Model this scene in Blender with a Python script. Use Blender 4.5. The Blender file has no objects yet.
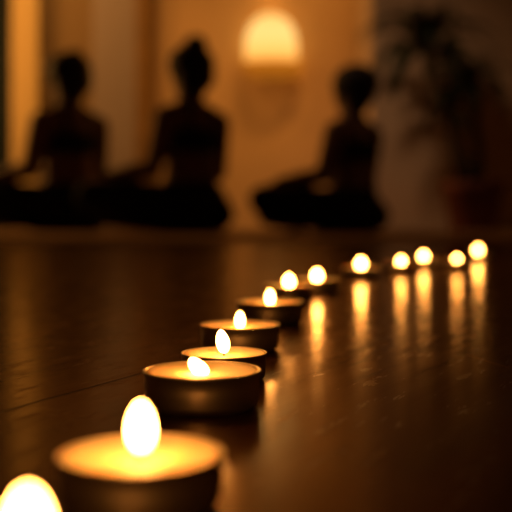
import bpy, bmesh, math, random
import numpy as np
from mathutils import Vector, Matrix

random.seed(7)
C = bpy.context.scene.collection
PI = math.pi
F = 950.0            # focal length in pixels of the 512 frame
HZ = 219.0           # horizon row
EYE = 0.0625         # camera height (m)

# ------------------------------------------------------------------ helpers
def link(name, me, mat=None, parent=None):
    o = bpy.data.objects.new(name, me)
    C.objects.link(o)
    if mat is not None and me is not None:
        me.materials.clear(); me.materials.append(mat)
    if parent is not None:
        o.parent = parent
    return o

def finish(bm, name, smooth=True):
    me = bpy.data.meshes.new(name)
    bmesh.ops.recalc_face_normals(bm, faces=bm.faces[:])
    bm.to_mesh(me); bm.free()
    if smooth:
        for p in me.polygons: p.use_smooth = True
    return me

def obj(name, bm, mat, parent=None, smooth=True):
    return link(name, finish(bm, name, smooth), mat, parent)

def tag(o, label, cat, group=None):
    o['label'] = label; o['category'] = cat
    if group: o['group'] = group
    return o

def empty(name, loc):
    o = bpy.data.objects.new(name, None); C.objects.link(o)
    o.location = loc; o.empty_display_size = 0.02
    return o

def struct(name, bm, mat, parent=None, smooth=False):
    o = obj(name, bm, mat, parent, smooth)
    if parent is None: o['kind'] = 'structure'
    return o

def box(bm, x0, x1, y0, y1, z0, z1, bevel=0.0):
    r = bmesh.ops.create_cube(bm, size=1.0)
    vs = r['verts']
    for v in vs:
        v.co = Vector(((x0+x1)/2 + v.co.x*(x1-x0), (y0+y1)/2 + v.co.y*(y1-y0), (z0+z1)/2 + v.co.z*(z1-z0)))
    if bevel:
        es = list({e for v in vs for e in v.link_edges})
        bmesh.ops.bevel(bm, geom=es, offset=bevel, segments=3, affect='EDGES', profile=0.5)
    return bm

def lathe(bm, prof, n=64, closed=False):
    """prof = [(r,z)...]; rings joined; r==0 gives a pole"""
    rings = []
    for r, z in prof:
        if r <= 1e-9:
            rings.append([bm.verts.new((0, 0, z))])
        else:
            rings.append([bm.verts.new((r*math.cos(2*PI*k/n), r*math.sin(2*PI*k/n), z)) for k in range(n)])
    pairs = list(zip(rings, rings[1:]))
    if closed: pairs.append((rings[-1], rings[0]))
    for a, b in pairs:
        for k in range(n):
            k2 = (k+1) % n
            if len(a) == 1 and len(b) == 1: continue
            if len(a) == 1: bm.faces.new((a[0], b[k], b[k2]))
            elif len(b) == 1: bm.faces.new((a[k], a[k2], b[0]))
            else: bm.faces.new((a[k], a[k2], b[k2], b[k]))
    return bm

def capsule(bm, p0, p1, r0, r1, n=16):
    p0 = Vector(p0); p1 = Vector(p1); ax = (p1-p0)
    L = ax.length; ax.normalize()
    q = ax.to_track_quat('Z', 'Y')
    prof = []
    for k in range(5): 
        a = -PI/2 + k*PI/10
        prof.append((max(0, r0*math.cos(a)), r0*math.sin(a)))
    prof[0] = (0, -r0)
    prof.append((r0, 0))
    for k in range(6):
        a = k*PI/10
        prof.append((max(0, r1*math.cos(a)), L + r1*math.sin(a)))
    prof[-1] = (0, L+r1)
    b2 = bmesh.new(); lathe(b2, prof, n)
    bmesh.ops.remove_doubles(b2, verts=b2.verts[:], dist=1e-6)
    for v in b2.verts: v.co = q @ v.co + p0
    me = bpy.data.meshes.new('tmp'); b2.to_mesh(me); b2.free(); bm.from_mesh(me); bpy.data.meshes.remove(me)

def ellipsoid(bm, c, r, rot=(0, 0, 0), n=24):
    from mathutils import Euler
    M = Matrix.Translation(c) @ Euler(rot).to_matrix().to_4x4() @ Matrix.Diagonal((r[0], r[1], r[2], 1))
    bmesh.ops.create_uvsphere(bm, u_segments=n, v_segments=n//2, radius=1.0, matrix=M)

def tube(bm, pts, rads, n=10):
    rings = []
    for i, p in enumerate(pts):
        p = Vector(p)
        t = (Vector(pts[min(i+1, len(pts)-1)]) - Vector(pts[max(i-1, 0)])).normalized()
        q = t.to_track_quat('Z', 'Y')
        rings.append([bm.verts.new(p + q @ Vector((rads[i]*math.cos(2*PI*k/n), rads[i]*math.sin(2*PI*k/n), 0))) for k in range(n)])
    for a, b in zip(rings, rings[1:]):
        for k in range(n):
            bm.faces.new((a[k], a[(k+1) % n], b[(k+1) % n], b[k]))
    bm.faces.new(rings[0][::-1]); bm.faces.new(rings[-1])

def remeshed(bm, name, voxel, smooth_it):
    bmesh.ops.recalc_face_normals(bm, faces=bm.faces[:])
    me = bpy.data.meshes.new('src'); bm.to_mesh(me); bm.free()
    o = bpy.data.objects.new('src', me); C.objects.link(o)
    m = o.modifiers.new('r', 'REMESH'); m.mode = 'VOXEL'; m.voxel_size = voxel; m.use_smooth_shade = True
    s = o.modifiers.new('s', 'SMOOTH'); s.factor = 0.5; s.iterations = smooth_it
    dg = bpy.context.evaluated_depsgraph_get(); dg.update()
    out = bpy.data.meshes.new_from_object(o.evaluated_get(dg))
    out.name = name
    bpy.data.objects.remove(o); bpy.data.meshes.remove(me)
    for p in out.polygons: p.use_smooth = True
    return out

# ------------------------------------------------------------------ materials
def mat(name, col, rough=0.6, metal=0.0, spec=0.5, noise=0.0, nscale=8.0, bump=0.0, bscale=60.0):
    m = bpy.data.materials.new(name); m.use_nodes = True
    nt = m.node_tree; b = nt.nodes['Principled BSDF']
    b.inputs['Base Color'].default_value = (*col, 1)
    b.inputs['Roughness'].default_value = rough
    b.inputs['Metallic'].default_value = metal
    b.inputs['Specular IOR Level'].default_value = spec
    tc = nt.nodes.new('ShaderNodeTexCoord')
    if noise:
        n = nt.nodes.new('ShaderNodeTexNoise'); n.inputs['Scale'].default_value = nscale; n.inputs['Detail'].default_value = 4
        nt.links.new(tc.outputs['Object'], n.inputs['Vector'])
        r = nt.nodes.new('ShaderNodeValToRGB')
        r.color_ramp.elements[0].position = .3; r.color_ramp.elements[1].position = .7
        r.color_ramp.elements[0].color = (*[c*(1-noise) for c in col], 1)
        r.color_ramp.elements[1].color = (*[min(1, c*(1+noise)) for c in col], 1)
        nt.links.new(n.outputs['Fac'], r.inputs['Fac']); nt.links.new(r.outputs['Color'], b.inputs['Base Color'])
    if bump:
        n = nt.nodes.new('ShaderNodeTexNoise'); n.inputs['Scale'].default_value = bscale; n.inputs['Detail'].default_value = 3
        nt.links.new(tc.outputs['Object'], n.inputs['Vector'])
        bp = nt.nodes.new('ShaderNodeBump'); bp.inputs['Strength'].default_value = bump; bp.inputs['Distance'].default_value = 0.01
        nt.links.new(n.outputs['Fac'], bp.inputs['Height']); nt.links.new(bp.outputs['Normal'], b.inputs['Normal'])
    return m

def floor_material():
    m = bpy.data.materials.new('dark_lacquered_wood'); m.use_nodes = True
    nt = m.node_tree; N = nt.nodes; L = nt.links; b = N['Principled BSDF']
    tc = N.new('ShaderNodeTexCoord')
    mp = N.new('ShaderNodeMapping'); mp.vector_type = 'POINT'
    ang = math.atan2(0.426, 0.904)               # planks run this far off the camera axis
    mp.inputs['Rotation'].default_value = (0, 0, ang)
    L.new(tc.outputs['Object'], mp.inputs['Vector'])
    sep = N.new('ShaderNodeSeparateXYZ'); L.new(mp.outputs['Vector'], sep.inputs['Vector'])
    # across-plank coordinate, seam passes at u = -0.206
    add = N.new('ShaderNodeMath'); add.operation = 'ADD'; add.inputs[1].default_value = 0.206 + 20*0.2
    L.new(sep.outputs['X'], add.inputs[0])
    div = N.new('ShaderNodeMath'); div.operation = 'DIVIDE'; div.inputs[1].default_value = 0.2
    L.new(add.outputs[0], div.inputs[0])
    fr = N.new('ShaderNodeMath'); fr.operation = 'FRACT'; L.new(div.outputs[0], fr.inputs[0])
    pp = N.new('ShaderNodeMath'); pp.operation = 'PINGPONG'; pp.inputs[1].default_value = 0.5
    L.new(fr.outputs[0], pp.inputs[0])
    seam = N.new('ShaderNodeMapRange'); seam.inputs['From Min'].default_value = 0.0; seam.inputs['From Max'].default_value = 0.006
    L.new(pp.outputs[0], seam.inputs['Value'])
    fl = N.new('ShaderNodeMath'); fl.operation = 'FLOOR'; L.new(div.outputs[0], fl.inputs[0])
    wn = N.new('ShaderNodeTexWhiteNoise'); wn.noise_dimensions = '1D'; L.new(fl.outputs[0], wn.inputs['W'])
    # stretched grain
    mp2 = N.new('ShaderNodeMapping'); mp2.inputs['Scale'].default_value = (1.0, 0.09, 1.0)
    L.new(mp.outputs['Vector'], mp2.inputs['Vector'])
    g1 = N.new('ShaderNodeTexNoise'); g1.inputs['Scale'].default_value = 420; g1.inputs['Detail'].default_value = 6; g1.inputs['Roughness'].default_value = .65
    L.new(mp2.outputs['Vector'], g1.inputs['Vector'])
    g2 = N.new('ShaderNodeTexNoise'); g2.inputs['Scale'].default_value = 60; g2.inputs['Detail'].default_value = 5
    L.new(mp2.outputs['Vector'], g2.inputs['Vector'])
    ramp = N.new('ShaderNodeValToRGB')
    ramp.color_ramp.elements[0].position = .3; ramp.color_ramp.elements[0].color = (.020, .0075, .0026, 1)
    ramp.color_ramp.elements[1].position = .75; ramp.color_ramp.elements[1].color = (.060, .023, .007, 1)
    L.new(g2.outputs['Fac'], ramp.inputs['Fac'])
    mul = N.new('ShaderNodeMix'); mul.data_type = 'RGBA'; mul.blend_type = 'MULTIPLY'; mul.inputs['Factor'].default_value = 1
    L.new(ramp.outputs['Color'], mul.inputs[6])
    sc = N.new('ShaderNodeMapRange'); sc.inputs['To Min'].default_value = .12; L.new(seam.outputs[0], sc.inputs['Value'])
    L.new(sc.outputs[0], mul.inputs[7])
    L.new(mul.outputs[2], b.inputs['Base Color'])
    rr = N.new('ShaderNodeMapRange'); rr.inputs['From Min'].default_value = .3; rr.inputs['From Max'].default_value = .7
    rr.inputs['To Min'].default_value = FL_R0; rr.inputs['To Max'].default_value = FL_R1
    L.new(g2.outputs['Fac'], rr.inputs['Value']); L.new(rr.outputs[0], b.inputs['Roughness'])
    b.inputs['IOR'].default_value = FL_IOR
    b.inputs['Specular IOR Level'].default_value = FL_SPEC
    b.inputs['Specular Tint'].default_value = (1.0, .62, .25, 1)
    b.inputs['Coat Weight'].default_value = FL_COAT
    b.inputs['Coat Roughness'].default_value = FL_COATR
    b.inputs['Coat IOR'].default_value = FL_COATIOR
    b.inputs['Coat Tint'].default_value = (1, .8, .55, 1)
    # bump
    hm = N.new('ShaderNodeMath'); hm.operation = 'MULTIPLY_ADD'; hm.inputs[1].default_value = 0.6
    L.new(seam.outputs[0], hm.inputs[0])
    g1m = N.new('ShaderNodeMath'); g1m.operation = 'MULTIPLY'; g1m.inputs[1].default_value = 0.35
    L.new(g1.outputs['Fac'], g1m.inputs[0]); L.new(g1m.outputs[0], hm.inputs[2])
    bp = N.new('ShaderNodeBump'); bp.inputs['Strength'].default_value = FL_BUMP; bp.inputs['Distance'].default_value = 0.0006
    L.new(hm.outputs[0], bp.inputs['Height']); L.new(bp.outputs['Normal'], b.inputs['Normal'])
    # the lacquer is smoother than the wood under it, with worn streaks along the grain
    bc = N.new('ShaderNodeBump'); bc.inputs['Strength'].default_value = .12; bc.inputs['Distance'].default_value = 0.0004
    L.new(hm.outputs[0], bc.inputs['Height']); L.new(bc.outputs['Normal'], b.inputs['Coat Normal'])
    mp3 = N.new('ShaderNodeMapping'); mp3.inputs['Scale'].default_value = (1.0, 0.16, 1.0)
    L.new(mp.outputs['Vector'], mp3.inputs['Vector'])
    g3 = N.new('ShaderNodeTexNoise'); g3.inputs['Scale'].default_value = 170; g3.inputs['Detail'].default_value = 5; g3.inputs['Roughness'].default_value = .7
    L.new(mp3.outputs['Vector'], g3.inputs['Vector'])
    cwt = N.new('ShaderNodeMath'); cwt.operation = 'MULTIPLY'; cwt.inputs[1].default_value = FL_COAT
    L.new(seam.outputs[0], cwt.inputs[0]); L.new(cwt.outputs[0], b.inputs['Coat Weight'])
    spw = N.new('ShaderNodeMath'); spw.operation = 'MULTIPLY'; spw.inputs[1].default_value = FL_SPEC
    L.new(seam.outputs[0], spw.inputs[0]); L.new(spw.outputs[0], b.inputs['Specular IOR Level'])
    st = N.new('ShaderNodeMapRange'); st.inputs['From Min'].default_value = .50; st.inputs['From Max'].default_value = .66
    st.inputs['To Min'].default_value = FL_COATR; st.inputs['To Max'].default_value = .32
    L.new(g3.outputs['Fac'], st.inputs['Value']); L.new(st.outputs[0], b.inputs['Coat Roughness'])
    # one pale scratch in the lacquer
    A = Vector((.0975, .4380, 0)); B = Vector((.1065, .4000, 0)); dr = (B-A).normalized(); nr = Vector((-dr.y, dr.x, 0)); ln = (B-A).length
    sub = N.new('ShaderNodeVectorMath'); sub.operation = 'SUBTRACT'; sub.inputs[1].default_value = A; L.new(tc.outputs['Object'], sub.inputs[0])
    dt = N.new('ShaderNodeVectorMath'); dt.operation = 'DOT_PRODUCT'; dt.inputs[1].default_value = dr; L.new(sub.outputs[0], dt.inputs[0])
    dn = N.new('ShaderNodeVectorMath'); dn.operation = 'DOT_PRODUCT'; dn.inputs[1].default_value = nr; L.new(sub.outputs[0], dn.inputs[0])
    def mth(op, a, bv=None):
        q = N.new('ShaderNodeMath'); q.operation = op
        for i, v in enumerate((a, bv)):
            if v is None: continue
            if isinstance(v, (int, float)): q.inputs[i].default_value = v
            else: L.new(v, q.inputs[i])
        return q.outputs[0]
    tt = mth('DIVIDE', dt.outputs['Value'], ln)
    curve = mth('MULTIPLY', mth('MULTIPLY', tt, mth('SUBTRACT', 1.0, tt)), .0035)
    off = mth('ABSOLUTE', mth('ADD', dn.outputs['Value'], curve))
    ins = mth('MULTIPLY', mth('LESS_THAN', off, .00022), mth('MULTIPLY', mth('GREATER_THAN', tt, 0.0), mth('LESS_THAN', tt, 1.0)))
    mx = N.new('ShaderNodeMix'); mx.data_type = 'RGBA'; L.new(ins, mx.inputs['Factor'])
    L.new(mul.outputs[2], mx.inputs[6]); mx.inputs[7].default_value = (.62, .36, .15, 1)
    L.new(mx.outputs[2], b.inputs['Base Color'])
    return m

FL_R0, FL_R1 = .30, .45
FL_IOR, FL_SPEC = 1.30, .17
FL_COAT, FL_COATR, FL_COATIOR = .88, .15, 1.145
FL_BUMP = .6

M_floor = floor_material()
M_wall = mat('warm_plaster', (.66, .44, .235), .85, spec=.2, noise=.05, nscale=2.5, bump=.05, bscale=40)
M_wall_dim = mat('shaded_plaster', (.50, .36, .24), .85, spec=.2, noise=.06, nscale=2.5, bump=.05, bscale=40)  # wall plaster again, with the shade put into a darker colour
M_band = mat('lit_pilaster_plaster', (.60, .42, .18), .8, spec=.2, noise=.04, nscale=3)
M_panel = mat('pale_painted_panel', (.27, .215, .20), .6, spec=.3, noise=.04, nscale=3)
M_trim = mat('ochre_wood_trim', (.21, .11, .03), .5, spec=.4, noise=.12, nscale=9)
M_recess = mat('shaded_recess_plaster', (.20, .13, .065), .85, spec=.2, noise=.05, nscale=3)  # shade of the recess is put into this plaster's colour
M_ceil = mat('ceiling_paint', (.45, .38, .30), .9, spec=.2, noise=.03)
M_glass = mat('night_window_glass', (.006, .012, .014), .12, spec=.5, noise=.2, nscale=2)
M_winframe = mat('dark_window_frame', (.02, .018, .016), .5, noise=.1)
M_rug = mat('brown_woven_rug', (.50, .32, .18), .95, spec=.1, noise=.18, nscale=30, bump=.3, bscale=220)
M_tin = mat('aluminium_tin', (.60, .50, .40), .45, metal=1.0, noise=.05, nscale=200)
M_wick = mat('burnt_wick', (.012, .008, .006), .9, noise=.3, nscale=900)
M_skin = mat('skin', (.17, .085, .055), .6, spec=.3, noise=.06, nscale=12)
M_hair = mat('dark_hair', (.010, .007, .006), .6, spec=.3, noise=.3, nscale=60, bump=.3, bscale=150)
M_black = mat('black_stretch_fabric', (.009, .008, .008), .85, spec=.2, noise=.15, nscale=120)
M_eye = mat('eye_white', (.5, .45, .4), .3, noise=.05)
M_lip = mat('lip_skin', (.24, .08, .06), .5, noise=.05)
M_pot = mat('terracotta_pot', (.13, .035, .018), .75, spec=.3, noise=.2, nscale=14, bump=.15)
M_soil = mat('potting_soil', (.012, .008, .005), 1.0, spec=.1, noise=.4, nscale=60, bump=.6)
M_leaf = mat('dark_green_leaf', (.014, .022, .007), .6, spec=.3, noise=.3, nscale=10)
M_stem = mat('brown_cane_stem', (.035, .022, .012), .85, spec=.2, noise=.3, nscale=40, bump=.4)
M_brass = mat('aged_brass', (.42, .24, .08), .4, metal=1.0, noise=.1, nscale=20)

def wax_material():
    m = mat('candle_wax', (.64, .43, .25), .55, spec=.2, noise=.03, nscale=120)
    b = m.node_tree.nodes['Principled BSDF']
    b.inputs['Subsurface Weight'].default_value = .9
    b.inputs['Subsurface Radius'].default_value = (1.0, .6, .3)
    b.inputs['Subsurface Scale'].default_value = .014
    return m
M_wax = wax_material()

def emit_gradient(name, stops, strength, axis='Z', coord='Generated'):
    m = bpy.data.materials.new(name); m.use_nodes = True
    nt = m.node_tree; nt.nodes.clear()
    out = nt.nodes.new('ShaderNodeOutputMaterial'); e = nt.nodes.new('ShaderNodeEmission')
    tc = nt.nodes.new('ShaderNodeTexCoord'); s = nt.nodes.new('ShaderNodeSeparateXYZ')
    r = nt.nodes.new('ShaderNodeValToRGB')
    nt.links.new(tc.outputs[coord], s.inputs[0]); nt.links.new(s.outputs[axis], r.inputs[0])
    cr = r.color_ramp
    while len(cr.elements) < len(stops): cr.elements.new(.5)
    for el, (p, c) in zip(cr.elements, stops): el.position = p; el.color = (*c, 1)
    e.inputs['Strength'].default_value = strength
    nt.links.new(r.outputs['Color'], e.inputs['Color']); nt.links.new(e.outputs[0], out.inputs[0])
    return m
M_flame = emit_gradient('flame_glow', [(0, (.30, .08, .01)), (.14, (.9, .32, .055)), (.35, (1, .40, .075)), (1, (1, .37, .062))], 75.0)
M_shade = emit_gradient('glowing_glass_shade', [(0, (.95, .34, .05)), (.25, (1.0, .52, .12)), (.6, (1, .60, .18)), (1, (1, .50, .12))], 1.35)
M_dish = emit_gradient('amber_glass_dish', [(0, (.40, .12, .008)), (.6, (.54, .14, .007)), (1, (.70, .22, .012))], .8)

# ------------------------------------------------------------------ setting
YB = 5.70       # back wall
YP = 4.95       # front of the partition on the right
def wx(px, d): return (px-256.0)/F*d
def wz(py, d): return EYE + (HZ-py)/F*d

struct('floor', box(bmesh.new(), -2.6, 2.6, -1.6, YB+.1, -.1, 0), M_floor)
xr = wx(372, YP)
struct('wall_back', box(bmesh.new(), wx(12, YB), xr, YB, YB+.12, 0, 2.6), M_wall)
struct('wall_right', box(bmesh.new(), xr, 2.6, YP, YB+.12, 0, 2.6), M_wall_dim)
struct('wall_side_left', box(bmesh.new(), -2.72, -2.6, -1.6, YB+.1, 0, 2.6), M_wall_dim)
struct('wall_side_right', box(bmesh.new(), 2.6, 2.72, -1.6, YB+.1, 0, 2.6), M_wall_dim)
struct('ceiling', box(bmesh.new(), -2.72, 2.72, -1.6, YB+.12, 2.6, 2.7), M_ceil)
# left: night window beside a lit pilaster, a shaded recess colour, a pale panel with an ochre trim
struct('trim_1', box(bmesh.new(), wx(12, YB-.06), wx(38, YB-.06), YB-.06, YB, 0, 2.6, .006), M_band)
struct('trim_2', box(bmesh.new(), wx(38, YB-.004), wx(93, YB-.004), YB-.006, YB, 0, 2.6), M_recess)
struct('trim_3', box(bmesh.new(), wx(93, YB-.03), wx(136, YB-.03), YB-.03, YB, 0, 2.6, .004), M_panel)
struct('trim_4', box(bmesh.new(), wx(136, YB-.045), wx(152, YB-.045), YB-.045, YB, 0, 2.6, .004), M_trim)
wroot = struct('window_1', box(bmesh.new(), -2.6, wx(12, YB), YB+.05, YB+.06, 0, 2.6), M_glass)
bmf = bmesh.new()
box(bmf, wx(12, YB)-.035, wx(12, YB), YB, YB+.05, 0, 2.6, .004)
box(bmf, -2.6, wx(12, YB)-.035, YB, YB+.05, 0, .06, .004)
box(bmf, -2.6, wx(12, YB)-.035, YB, YB+.05, 2.5, 2.6, .004)
struct('window_frame', bmf, M_winframe, wroot)
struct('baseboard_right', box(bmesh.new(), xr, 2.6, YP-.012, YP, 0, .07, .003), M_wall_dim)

# ------------------------------------------------------------------ rug under the sitters
rug = obj('floor_rug', box(bmesh.new(), -2.3, 2.3, 2.62, 4.90, 0, .004, .0015), M_rug)
tag(rug, 'wide flat brown rug on the floor beneath the three seated people', 'rug')

# ------------------------------------------------------------------ tea lights
R0, H0 = .019, .012
def tin_bm():
    t = .0003
    prof = [(0, 0), (R0-.0032, 0), (R0-.0022, .0003), (R0-.0012, .0012), (R0-.0008, .0022), (R0-.0005, H0*.6), (R0-.0004, H0-.0009),
            (R0, H0-.0007), (R0+.0001, H0-.0003), (R0-.0002, H0), (R0-.0007, H0-.0001),
            (R0-.0008, H0-.0008), (R0-.0005-t-.0003, H0*.6), (R0-.0008-t-.0003, .0024), (R0-.003, .0008), (0, .0008)]
    return lathe(bmesh.new(), prof, 96)
def wax_bm():
    top = H0-.0007
    rw = R0-.0011
    prof = [(0, .0012), (R0-.0036, .0012), (rw-.0008, .0026), (rw, H0*.55), (rw, top-.0001), (rw-.0004, top+.0004), (rw-.0012, top+.0001), (rw-.003, top-.0002),
            (R0*.6, top-.0005), (R0*.38, top-.0008), (R0*.18, top-.0009), (0, top-.0009)]
    return lathe(bmesh.new(), prof, 96)
def wick_bm(curl):
    bm = bmesh.new()
    z0 = H0-.0034
    pts = [(0, 0, z0), (0, 0, z0+.0020), (curl*.15, 0, z0+.0030), (curl*.55, 0, z0+.0039), (curl*1.0, 0, z0+.0043)]
    tube(bm, pts, [.00055, .00055, .00052, .00048, .00035], 12)
    return bm
def flame_bm(lean):
    # teardrop 5.4 mm wide, 9.6 mm tall, base at the wick
    bm = bmesh.new()
    h, r = .0096, .0027
    prof = []
    for k in range(25):
        t = k/24
        # wide at 0.36 of height, pointed top
        w = math.sin(PI*t**.92)**.54 if 0 < t < 1 else 0
        w *= (1-.10*t)
        prof.append((r*w*1.04, h*t))
    prof[0] = (0, 0); prof[-1] = (0, h)
    lathe(bm, prof, 28)
    for v in bm.verts:
        t = v.co.z/h
        v.co.x += lean*(t**1.4)*.0045
        v.co.z += H0-.0024
    return bm
ME_tin = finish(tin_bm(), 'tin_cup'); ME_wax = finish(wax_bm(), 'wax')
ME_wick = finish(wick_bm(.0012), 'wick')
ME_flame = {0: finish(flame_bm(0.0), 'flame'), -1: finish(flame_bm(-.62), 'flame'), 1: finish(flame_bm(-.28), 'flame')}
for me, m in ((ME_tin, M_tin), (ME_wax, M_wax), (ME_wick, M_wick)): me.materials.append(m)
for me in ME_flame.values(): me.materials.append(M_flame)

def fl_d(py): return (EYE-.0153)*F/(py-HZ)     # distance from the flame's centre row
def rim(w, dy):
    r = w/(38.0*dy); s = 62.5*r/(1+12*r)
    return (62.5-12*s)*F/dy/1000, s
# px of centre, distance, size, flame kind, flame sx, sz, label
spots = []
spots.append((28, .135, 1.0, 0, 1.12, 1.2, 'nearest tea light, cut off at the bottom left corner with only its flame showing'))
d, s = rim(168, 233); spots.append((141, d, s, 0, 1.16, 1.22, 'large blurred tea light with tall flame, second nearest to the viewer'))
d, s = rim(118, 150); spots.append((202, d, s, -1, 1.10, .64, 'sharp low tea light with its small flame leaning to the left'))
d, s = rim(86, 133); spots.append((224, d, s, 1, 1.12, 1.12, 'small tea light in sharp focus with its dark wick visible under the flame'))
d, s = rim(80, 105); spots.append((240, d, s, 0, .85, .88, 'tea light fifth from the viewer, just behind the one with the visible wick'))
d, s = rim(68, 82); spots.append((270, d, s, 0, .85, .90, 'tea light sixth from the viewer, with full round rim and soft flame'))
spots.append((289, fl_d(280.5), 1.0, 0, .85, .9, 'softly blurred tea light seventh from the viewer, where the row bends right'))
spots.append((317, fl_d(275), 1.0, 0, .95, .92, 'softly blurred tea light eighth from the viewer, left of the wide gap'))
spots.append((361, fl_d(264), 1.0, 0, 1.0, 1.05, 'blurred tea light standing alone in the middle of the far row, ninth from viewer'))
spots.append((401, fl_d(260), 1.0, 0, .85, .75, 'blurred tea light, left one of the middle pair in the far row'))
spots.append((423.5, fl_d(256)+.005, 1.0, 0, .95, .9, 'blurred tea light, right one of the middle pair in the far row'))
spots.append((457, fl_d(257)-.005, 1.0, 0, .75, .62, 'dimmest blurred tea light, left one of the last pair on the right'))
spots.append((478, fl_d(250.3), 1.0, 0, 1.05, 1.05, 'farthest tea light, rightmost and highest in the picture, right one of the last pair'))
proto = empty('tea_light', (0, 0, 0))
parts = [link('tin_cup', ME_tin, None, proto), link('wax', ME_wax, None, proto),
         link('wick', ME_wick, None, proto), link('flame', ME_flame[0], None, proto)]
fl_l = bpy.data.lights.new('wax_fill_light', 'POINT'); fl_l.energy = .021; fl_l.color = (1, .345, .055); fl_l.shadow_soft_size = .0025  # added fill above each flame so the wax glows evenly
flo = bpy.data.objects.new('wax_fill_light', fl_l); C.objects.link(flo); flo.parent = proto; flo.location = (0, 0, H0+.0180)
parts.append(flo)
for i, (px, d, s, fk, sx, sz, lab) in enumerate(spots):
    if i == 0:
        root, ch = proto, parts
    else:
        root = proto.copy(); C.objects.link(root)
        ch = []
        for p in parts:
            c = p.copy(); C.objects.link(c); c.parent = root; ch.append(c)
    root.location = (wx(px, d), d, 0)
    root.scale = (s, s, s)
    tag(root, lab, 'candle', 'lit tea lights in a curving row on the floor')
    if i >= 6: sx *= 1.5; sz *= 1.16
    fl = ch[3]; fl.data = ME_flame[fk]
    fl.scale = (sx, sx, sz)
    fl.location = (0, 0, (H0-.0024)*(1-sz) + (.003, .0021, 0, .0016)[i] if i < 4 else (H0-.0024)*(1-sz))
    ch[2].rotation_euler = (0, 0, random.uniform(-2.6, -.6) if fk != 1 else PI)

# ------------------------------------------------------------------ people
def seg_d(P, a, b, r0, r1):
    a = np.array(a); b = np.array(b); ab = b-a
    t = np.clip(((P-a)@ab)/max(1e-12, ab@ab), 0, 1)
    return np.linalg.norm(P-(a+t[:, None]*ab), axis=1) - (r0+(r1-r0)*t)

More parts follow.
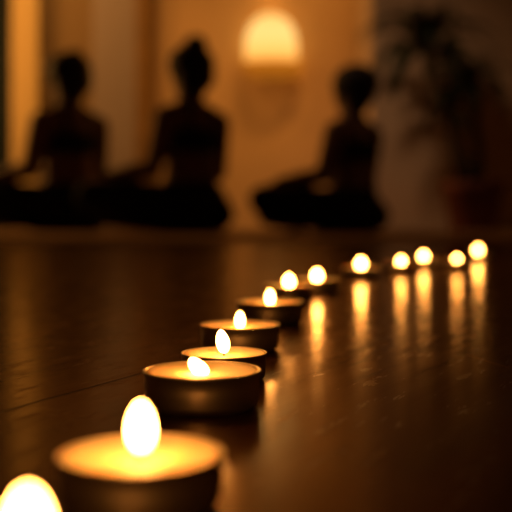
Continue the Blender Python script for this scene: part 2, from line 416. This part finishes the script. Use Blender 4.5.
def make_person(label, loc, rotz, scale, bun, lean=0.0, bulk=1.24, squash=1.0):
    caps = {'leg': [], 'arm': [], 'torso': [], 'head': [], 'foot': []}
    ells = []
    def cap(kind, a, b, r0, r1):
        g = bulk if (r0 > .0215 and kind in ('torso', 'arm', 'leg')) else 1.0
        caps[kind].append((a, b, r0*g, r1*g))
    T = lambda x, y, z: (x, y + lean*max(0, z-.15), z)       # forward slouch of the upper body
    # trunk
    ells += [((0, -.015, .115), (.165, .125, .112)), ((-.075, -.05, .09), (.095, .095, .09)), ((.075, -.05, .09), (.095, .095, .09)),
             (T(0, .0, .215), (.128, .088, .11)), (T(0, .0, .30), (.112, .080, .11)), (T(0, .004, .42), (.135, .094, .135)),
             (T(0, -.004, .49), (.145, .082, .085)), (T(-.058, .075, .435), (.055, .045, .052)), (T(.058, .075, .435), (.055, .045, .052))]
    ells = [(c, (r[0]*bulk, r[1]*(1+(bulk-1)*.6), r[2])) for c, r in ells]
    cap('torso', T(0, -.01, .12), T(0, 0, .50), .10, .085)
    for s in (-1, 1):
        cap('torso', T(s*.03, -.012, .565), T(s*.150, -.012, .533), .046, .047)
        cap('torso', T(s*.015, -.01, .60), T(s*.11, -.015, .55), .034, .036)
    cap('head', T(0, -.010, .56), T(0, .016, .685), .067, .060)
    hy = T(0, 0, .76)[1]
    # head with face
    ells += [((0, hy+.015, .772), (.076, .093, .093)), ((0, hy+.040, .722), (.056, .062, .066)), ((0, hy+.070, .682), (.026, .026, .022)),
             ((0, hy+.104, .735), (.011, .018, .012)), ((0, hy+.097, .752), (.008, .014, .024)), ((0, hy+.093, .702), (.022, .011, .010)),
             ((-.073, hy+.012, .738), (.009, .019, .030)), ((.073, hy+.012, .738), (.009, .019, .030)),
             ((-.030, hy+.088, .772), (.026, .012, .009)), ((.030, hy+.088, .772), (.026, .012, .009))]
    cap('head', (0, hy+.01, .74), (0, hy+.02, .78), .06, .07)
    for s in (-1, 1):
        sh = T(s*.172, -.012, .525); el = (s*.208, .030+lean*.1, .295); wr = (s*.285, .205, .272)
        cap('arm', sh, el, .045, .034)
        cap('arm', el, (s*.246, .115, .284), .036, .034)
        cap('arm', (s*.246, .115, .284), wr, .034, .023)
        # hand: palm, four fingers bent over the knee, thumb from the side of the palm
        w = Vector(wr); kn = Vector((s*.345, .300, .256))
        u = (kn-w).normalized(); side = Vector((s*.0, 0, 1)).cross(u).normalized()
        if side.x*s < 0: side = -side                      # towards the outside
        cap('arm', tuple(w), tuple(w+u*.030-side*.006), .022, .020)
        for k in range(4):
            o = (k-1.5)*.0185
            knuck = w + u*(.085-.004*abs(k-1.2)) + side*o
            knuck.z = w.z-.022
            cap('arm', tuple(w+u*.02+side*o*.55), tuple(knuck), .014, .0105)
            ln = (.066, .074, .070, .055)[k]
            spread = (u + side*(o*3.0)).normalized()
            m1 = knuck + spread*ln*.48 + Vector((0, 0, -.008)); m2 = m1 + spread*ln*.30 + Vector((0, 0, -.014)); m3 = m2 + spread*ln*.2 + Vector((0, 0, -.014))
            cap('arm', tuple(knuck), tuple(m1), .0092, .0084); cap('arm', tuple(m1), tuple(m2), .0084, .0078); cap('arm', tuple(m2), tuple(m3), .0078, .0066)
        tb = w + u*.026 - side*.020; t1 = tb + u*.030 - side*.022 + Vector((0, 0, -.008)); t2 = t1 + u*.030 - side*.006 + Vector((0, 0, -.010))
        cap('arm', tuple(tb), tuple(t1), .0125, .0105); cap('arm', tuple(t1), tuple(t2), .0100, .0078)
        # leg folded
        hip = (s*.088, .0, .105); knee = (s*.375, .255, .172)
        cap('leg', hip, (s*.23, .125, .135), .092, .084)
        cap('leg', (s*.23, .125, .135), knee, .084, .064)
        fy = .385 if s < 0 else .300
        ank = (-s*.035, fy, .050)
        mid = (s*.22, (fy+.255)/2+.02, .098)
        cap('leg', knee, mid, .056, .054); cap('leg', mid, ank, .054, .034)
        toe = (-s*.165, fy-.045, .034)
        cap('foot', ank, toe, .034, .024)
        cap('foot', (ank[0]+s*.03, ank[1]+.01, .034), ank, .028, .030)
        for k in range(5):
            ty = -.024+.012*k
            cap('foot', (toe[0], toe[1]+ty, .030), (toe[0]-s*(.034-.004*k), toe[1]+ty*1.15, .024), .0105-.0007*k, .0085-.0006*k)
    bm = bmesh.new()
    for kind in caps:
        for c in caps[kind]: capsule(bm, *c)
    for c, r in ells: ellipsoid(bm, c, r)
    me = remeshed(bm, 'person', .0055, 3)
    body = link('person', me, M_skin)
    # clothing cut from the body's own surface, pushed out a little
    n = len(me.vertices)
    P = np.empty(n*3); me.vertices.foreach_get('co', P); P = P.reshape(-1, 3)
    def mind(kind):
        return np.min([seg_d(P, *c) for c in caps[kind]], axis=0)
    dl, da, df = mind('leg'), mind('arm'), mind('foot')
    dt = mind('torso')
    tor_y = P[:, 1]-lean*np.clip(P[:, 2]-.15, 0, None)
    is_arm = da < np.minimum(dl, np.minimum(dt, .012))-.002
    pel = np.sqrt((P[:, 0]/.185)**2 + (P[:, 1]/.17)**2) < 1
    leg = ((dl < .012) | (pel & (P[:, 2] < .235)) | ((P[:, 2] < .21) & (dl < .06))) & ~is_arm & ~((df < dl) & (df < .01)) & (P[:, 2] < .235)
    X, Z = P[:, 0], P[:, 2]
    intor = (np.abs(X) < .152) & (da > .004)
    intor = (np.abs(X) < .17) & (da > .004)
    bra = intor & (((Z > .375) & (Z < .485)) | ((np.abs(np.abs(X)-.078) < .013) & (Z >= .475) & (Z < .62))) & (dl > .04)
    def shell(name, mask, off, material):
        b = bmesh.new(); b.from_mesh(me); b.verts.ensure_lookup_table()
        b.normal_update()
        nrm = [v.normal.copy() for v in b.verts]
        for v, q in zip(b.verts, nrm): v.co += q*off
        kill = [f for f in b.faces if not all(mask[v.index] for v in f.verts)]
        bmesh.ops.delete(b, geom=kill, context='FACES')
        lo = [v for v in b.verts if not v.link_faces]
        bmesh.ops.delete(b, geom=lo, context='VERTS')
        for v in b.verts: v.co.z = max(v.co.z, .0006)
        m = bpy.data.meshes.new(name); b.to_mesh(m); b.free()
        for p in m.polygons: p.use_smooth = True
        return link(name, m, material, body)
    shell('leggings', leg, .004, M_black)
    shell('sports_bra', bra, .004, M_black)
    # hair
    hb = bmesh.new()
    ellipsoid(hb, (0, hy-.004, .788), (.116, .110, .100))
    ellipsoid(hb, (0, hy-.034, .740), (.104, .078, .086))
    ellipsoid(hb, (0, hy-.035, .690), (.068, .045, .058))
    for c, r in bun: ellipsoid(hb, (c[0], hy+c[1], c[2]), r)
    link('hair', remeshed(hb, 'hair', .006, 4), M_hair, body)
    for s in (-1, 1):
        eb = bmesh.new(); ellipsoid(eb, (s*.029, hy+.089, .757), (.013, .010, .006)); obj('eye', eb, M_eye, body)
    lb = bmesh.new(); ellipsoid(lb, (0, hy+.100, .703), (.020, .007, .006)); obj('mouth', lb, M_lip, body)
    body.scale = (scale, scale, scale*squash); body.rotation_euler = (0, 0, rotz); body.location = loc
    tag(body, label, 'person')
    return body

RUG = .004
D2R = PI/180
def pz(px, d): return (wx(px, d), d, RUG)
make_person('person at far left seated cross-legged with back turned, black sports bra and short tied hair', pz(69, 4.40), 47*D2R, .94,
            [((0, -.040, .848), (.055, .055, .045)), ((0, -.04, .80), (.075, .08, .07))])
make_person('middle person seated cross-legged with back turned, hair in a high topknot', pz(191, 3.95), 47*D2R, .885,
            [((0, -.03, .885), (.056, .056, .042)), ((0, -.02, .858), (.068, .068, .04))])
make_person('person at right seated cross-legged between wall lamp and potted plant, loose rounded bun', pz(351, 4.10), 52*D2R, .85,
            [((0, -.020, .800), (.128, .118, .100)), ((0, -.075, .79), (.090, .066, .080)), ((0, -.045, .71), (.055, .045, .06))], lean=-.02, bulk=1.28, squash=.95)

# ------------------------------------------------------------------ potted plant
DP = 4.58
px0, pz0 = wx(473, DP), 0
plant = empty('potted_plant', (px0, DP, RUG))
tag(plant, 'tall dark sword-leaved houseplant in a reddish brown pot at the right wall', 'plant')
pr = .145
pot = [(0, 0), (pr*.72, 0), (pr*.75, .005), (pr*.95, .19), (pr*1.0, .192), (pr*1.04, .197), (pr*1.04, .236), (pr*1.0, .24), (pr*.93, .238), (pr*.92, .19), (pr*.7, .02), (0, .02)]
obj('pot', lathe(bmesh.new(), pot, 48), M_pot, plant)
obj('soil', lathe(bmesh.new(), [(0, .19), (pr*.88, .19), (pr*.90, .208), (pr*.5, .218), (0, .222)], 32), M_soil, plant)
def local(px, py): return (wx(px, DP)-px0, 0, wz(py, DP)-RUG)
def stem(pts, r):
    bm = bmesh.new(); tube(bm, pts, [r*(1-.35*i/(len(pts)-1)) for i in range(len(pts))], 12); obj('stem', bm, M_stem, plant)
def crown(c, n, L, w, droop, seed, zr=(-.15, 1.25)):
    rnd = random.Random(seed); bm = bmesh.new()
    for k in range(n):
        az = 2.399*k + rnd.uniform(-.25, .25)
        e0 = zr[0] + (zr[1]-zr[0])*((k+.5)/n) + rnd.uniform(-.08, .08)
        ln = L*rnd.uniform(.8, 1.1)*(1.0 if e0 < .95 else .85)
        h = Vector((math.cos(az), math.sin(az), 0))
        p = Vector(c) + Vector((0, 0, .05*(k/n-.5))); e = e0; N = 9
        side = Vector((-h.y, h.x, 0)); rows = []
        for i in range(N+1):
            t = i/N
            ww = w*(.35+.65*math.sin(PI*min(1, t*1.5+.08)*.5))*(1-t**2.6)+.0006
            up = Vector((-h.x*math.sin(e), -h.y*math.sin(e), math.cos(e)))
            rows.append((bm.verts.new(p-side*ww+up*ww*.35), bm.verts.new(p), bm.verts.new(p+side*ww+up*ww*.35)))
            p = p + (h*math.cos(e)+Vector((0, 0, math.sin(e))))*(ln/N)
            e -= droop/N*(.5+1.3*t)*rnd.uniform(.85, 1.15)
        for a, b in zip(rows, rows[1:]):
            bm.faces.new((a[0], a[1], b[1], b[0])); bm.faces.new((a[1], a[2], b[2], b[1]))
    obj('leaf_crown', bm, M_leaf, plant)
A = local(427, 48); B = local(470, 84); Cc = local(447, 112)
stem([(-.05, .0, .20), (-.075, 0, .38), (-.13, 0, .58), A], .028)
stem([(.035, .02, .20), (.03, .02, .40), (.0, .02, .60), B], .026)
stem([(-.01, -.04, .20), (-.03, -.04, .32), (-.09, -.03, .44), (Cc[0], -.03, Cc[2])], .020)
crown(A, 32, .42, .036, 2.0, 3)
crown(B, 22, .28, .032, 2.0, 5)
crown((Cc[0], -.03, Cc[2]), 12, .24, .028, 2.2, 9)

# ------------------------------------------------------------------ wall lamp
DL = YB-.078
lx = wx(271, DL); lz = wz(62, DL)
lamp = empty('wall_lamp', (lx, DL, lz))
tag(lamp, 'glowing domed wall lamp on an amber dish, mounted between the seated people', 'lamp')
dome = [(.150, .0), (.156, .03), (.157, .08), (.150, .145), (.130, .205), (.098, .25), (.052, .279), (0, .289)]
bm = lathe(bmesh.new(), dome, 48)
for v in bm.verts: v.co.y *= .42
obj('lamp_shade', bm, M_shade, lamp)
dish = [(0, -.10), (.10, -.098), (.152, -.080), (.172, -.045), (.178, -.005), (.172, 0), (.150, -.002), (0, -.01)]
bm = lathe(bmesh.new(), dish, 48)
for v in bm.verts:
    v.co.y *= .40
    v.co.x += .012
obj('lamp_dish', bm, M_dish, lamp)
bm = bmesh.new(); box(bm, -.05, .07, .045, .0785, -.09, -.01, .006)
obj('wall_bracket', bm, M_brass, lamp)

# ------------------------------------------------------------------ lights
def area(name, loc, target, sx, sy, power, col):
    l = bpy.data.lights.new(name, 'AREA'); l.shape = 'RECTANGLE'; l.size = sx; l.size_y = sy; l.energy = power; l.color = col
    o = bpy.data.objects.new(name, l); C.objects.link(o); o.location = loc
    o.rotation_euler = (Vector(target)-Vector(loc)).to_track_quat('-Z', 'Y').to_euler()
    return o
def point(name, loc, power, col, r):
    l = bpy.data.lights.new(name, 'POINT'); l.energy = power; l.color = col; l.shadow_soft_size = r
    o = bpy.data.objects.new(name, l); C.objects.link(o); o.location = loc
    return o
ORANGE = (1.0, .445, .10)
for cx, tx in ((-1.15, -.40), (.40, .12)):
    cw = area('back_wall_wash_fill', (cx, 4.97, 2.45), (tx, 5.7, .42), .4, .12, 2.3, ORANGE)  # added unseen fill that washes the back wall from above
    cw.data.spread = 1.1
point('wall_lamp_bulb', (lx, DL-.02, lz+.36), .2, ORANGE, .05)
wsl = area('pilaster_fill', (-1.15, 5.25, 2.45), (-1.27, 5.66, .6), .2, .1, 2.6, (1.0, .48, .12))  # added unseen fill that brightens the pilaster
wsl.data.spread = 1.2
rl = area('partition_fill', (-.30, 3.3, 2.4), (.80, 4.95, .40), .3, .2, 1.0, (1.0, .58, .30))  # added unseen fill that lifts the right partition
rl.data.spread = .8
area('side_wall_fill', (-2.3, 5.15, 1.15), (.1, 5.7, .7), .3, 1.2, 24.0, ORANGE)  # added unseen fill across the back wall, no fixture behind it
point('under_lamp_fill', (lx+.02, DL-.10, lz-.24), .2, ORANGE, .03)  # added fill to soften the shadow on the wall below the lamp

w = bpy.data.worlds.new('World'); bpy.context.scene.world = w; w.use_nodes = True
w.node_tree.nodes['Background'].inputs[0].default_value = (.008, .004, .002, 1)
w.node_tree.nodes['Background'].inputs[1].default_value = .5

# ------------------------------------------------------------------ camera
cd = bpy.data.cameras.new('camera'); cam = bpy.data.objects.new('camera', cd); C.objects.link(cam)
cam.location = (0, 0, EYE); cam.rotation_euler = (PI/2, 0, 0)
cd.sensor_width = 36; cd.lens = F/512*36; cd.shift_y = -(256-HZ)/512
cd.clip_start = .01; cd.clip_end = 50
cd.dof.use_dof = True; cd.dof.focus_distance = .358; cd.dof.aperture_fstop = 8.7; cd.dof.aperture_blades = 0
sc = bpy.context.scene
sc.camera = cam
sc.view_settings.view_transform = 'Standard'; sc.view_settings.look = 'None'
sc.view_settings.exposure = 0.0
try:
    sc.cycles.use_denoising = True
    sc.cycles.sample_clamp_indirect = 6.0
    sc.cycles.max_bounces = 8
except Exception: pass
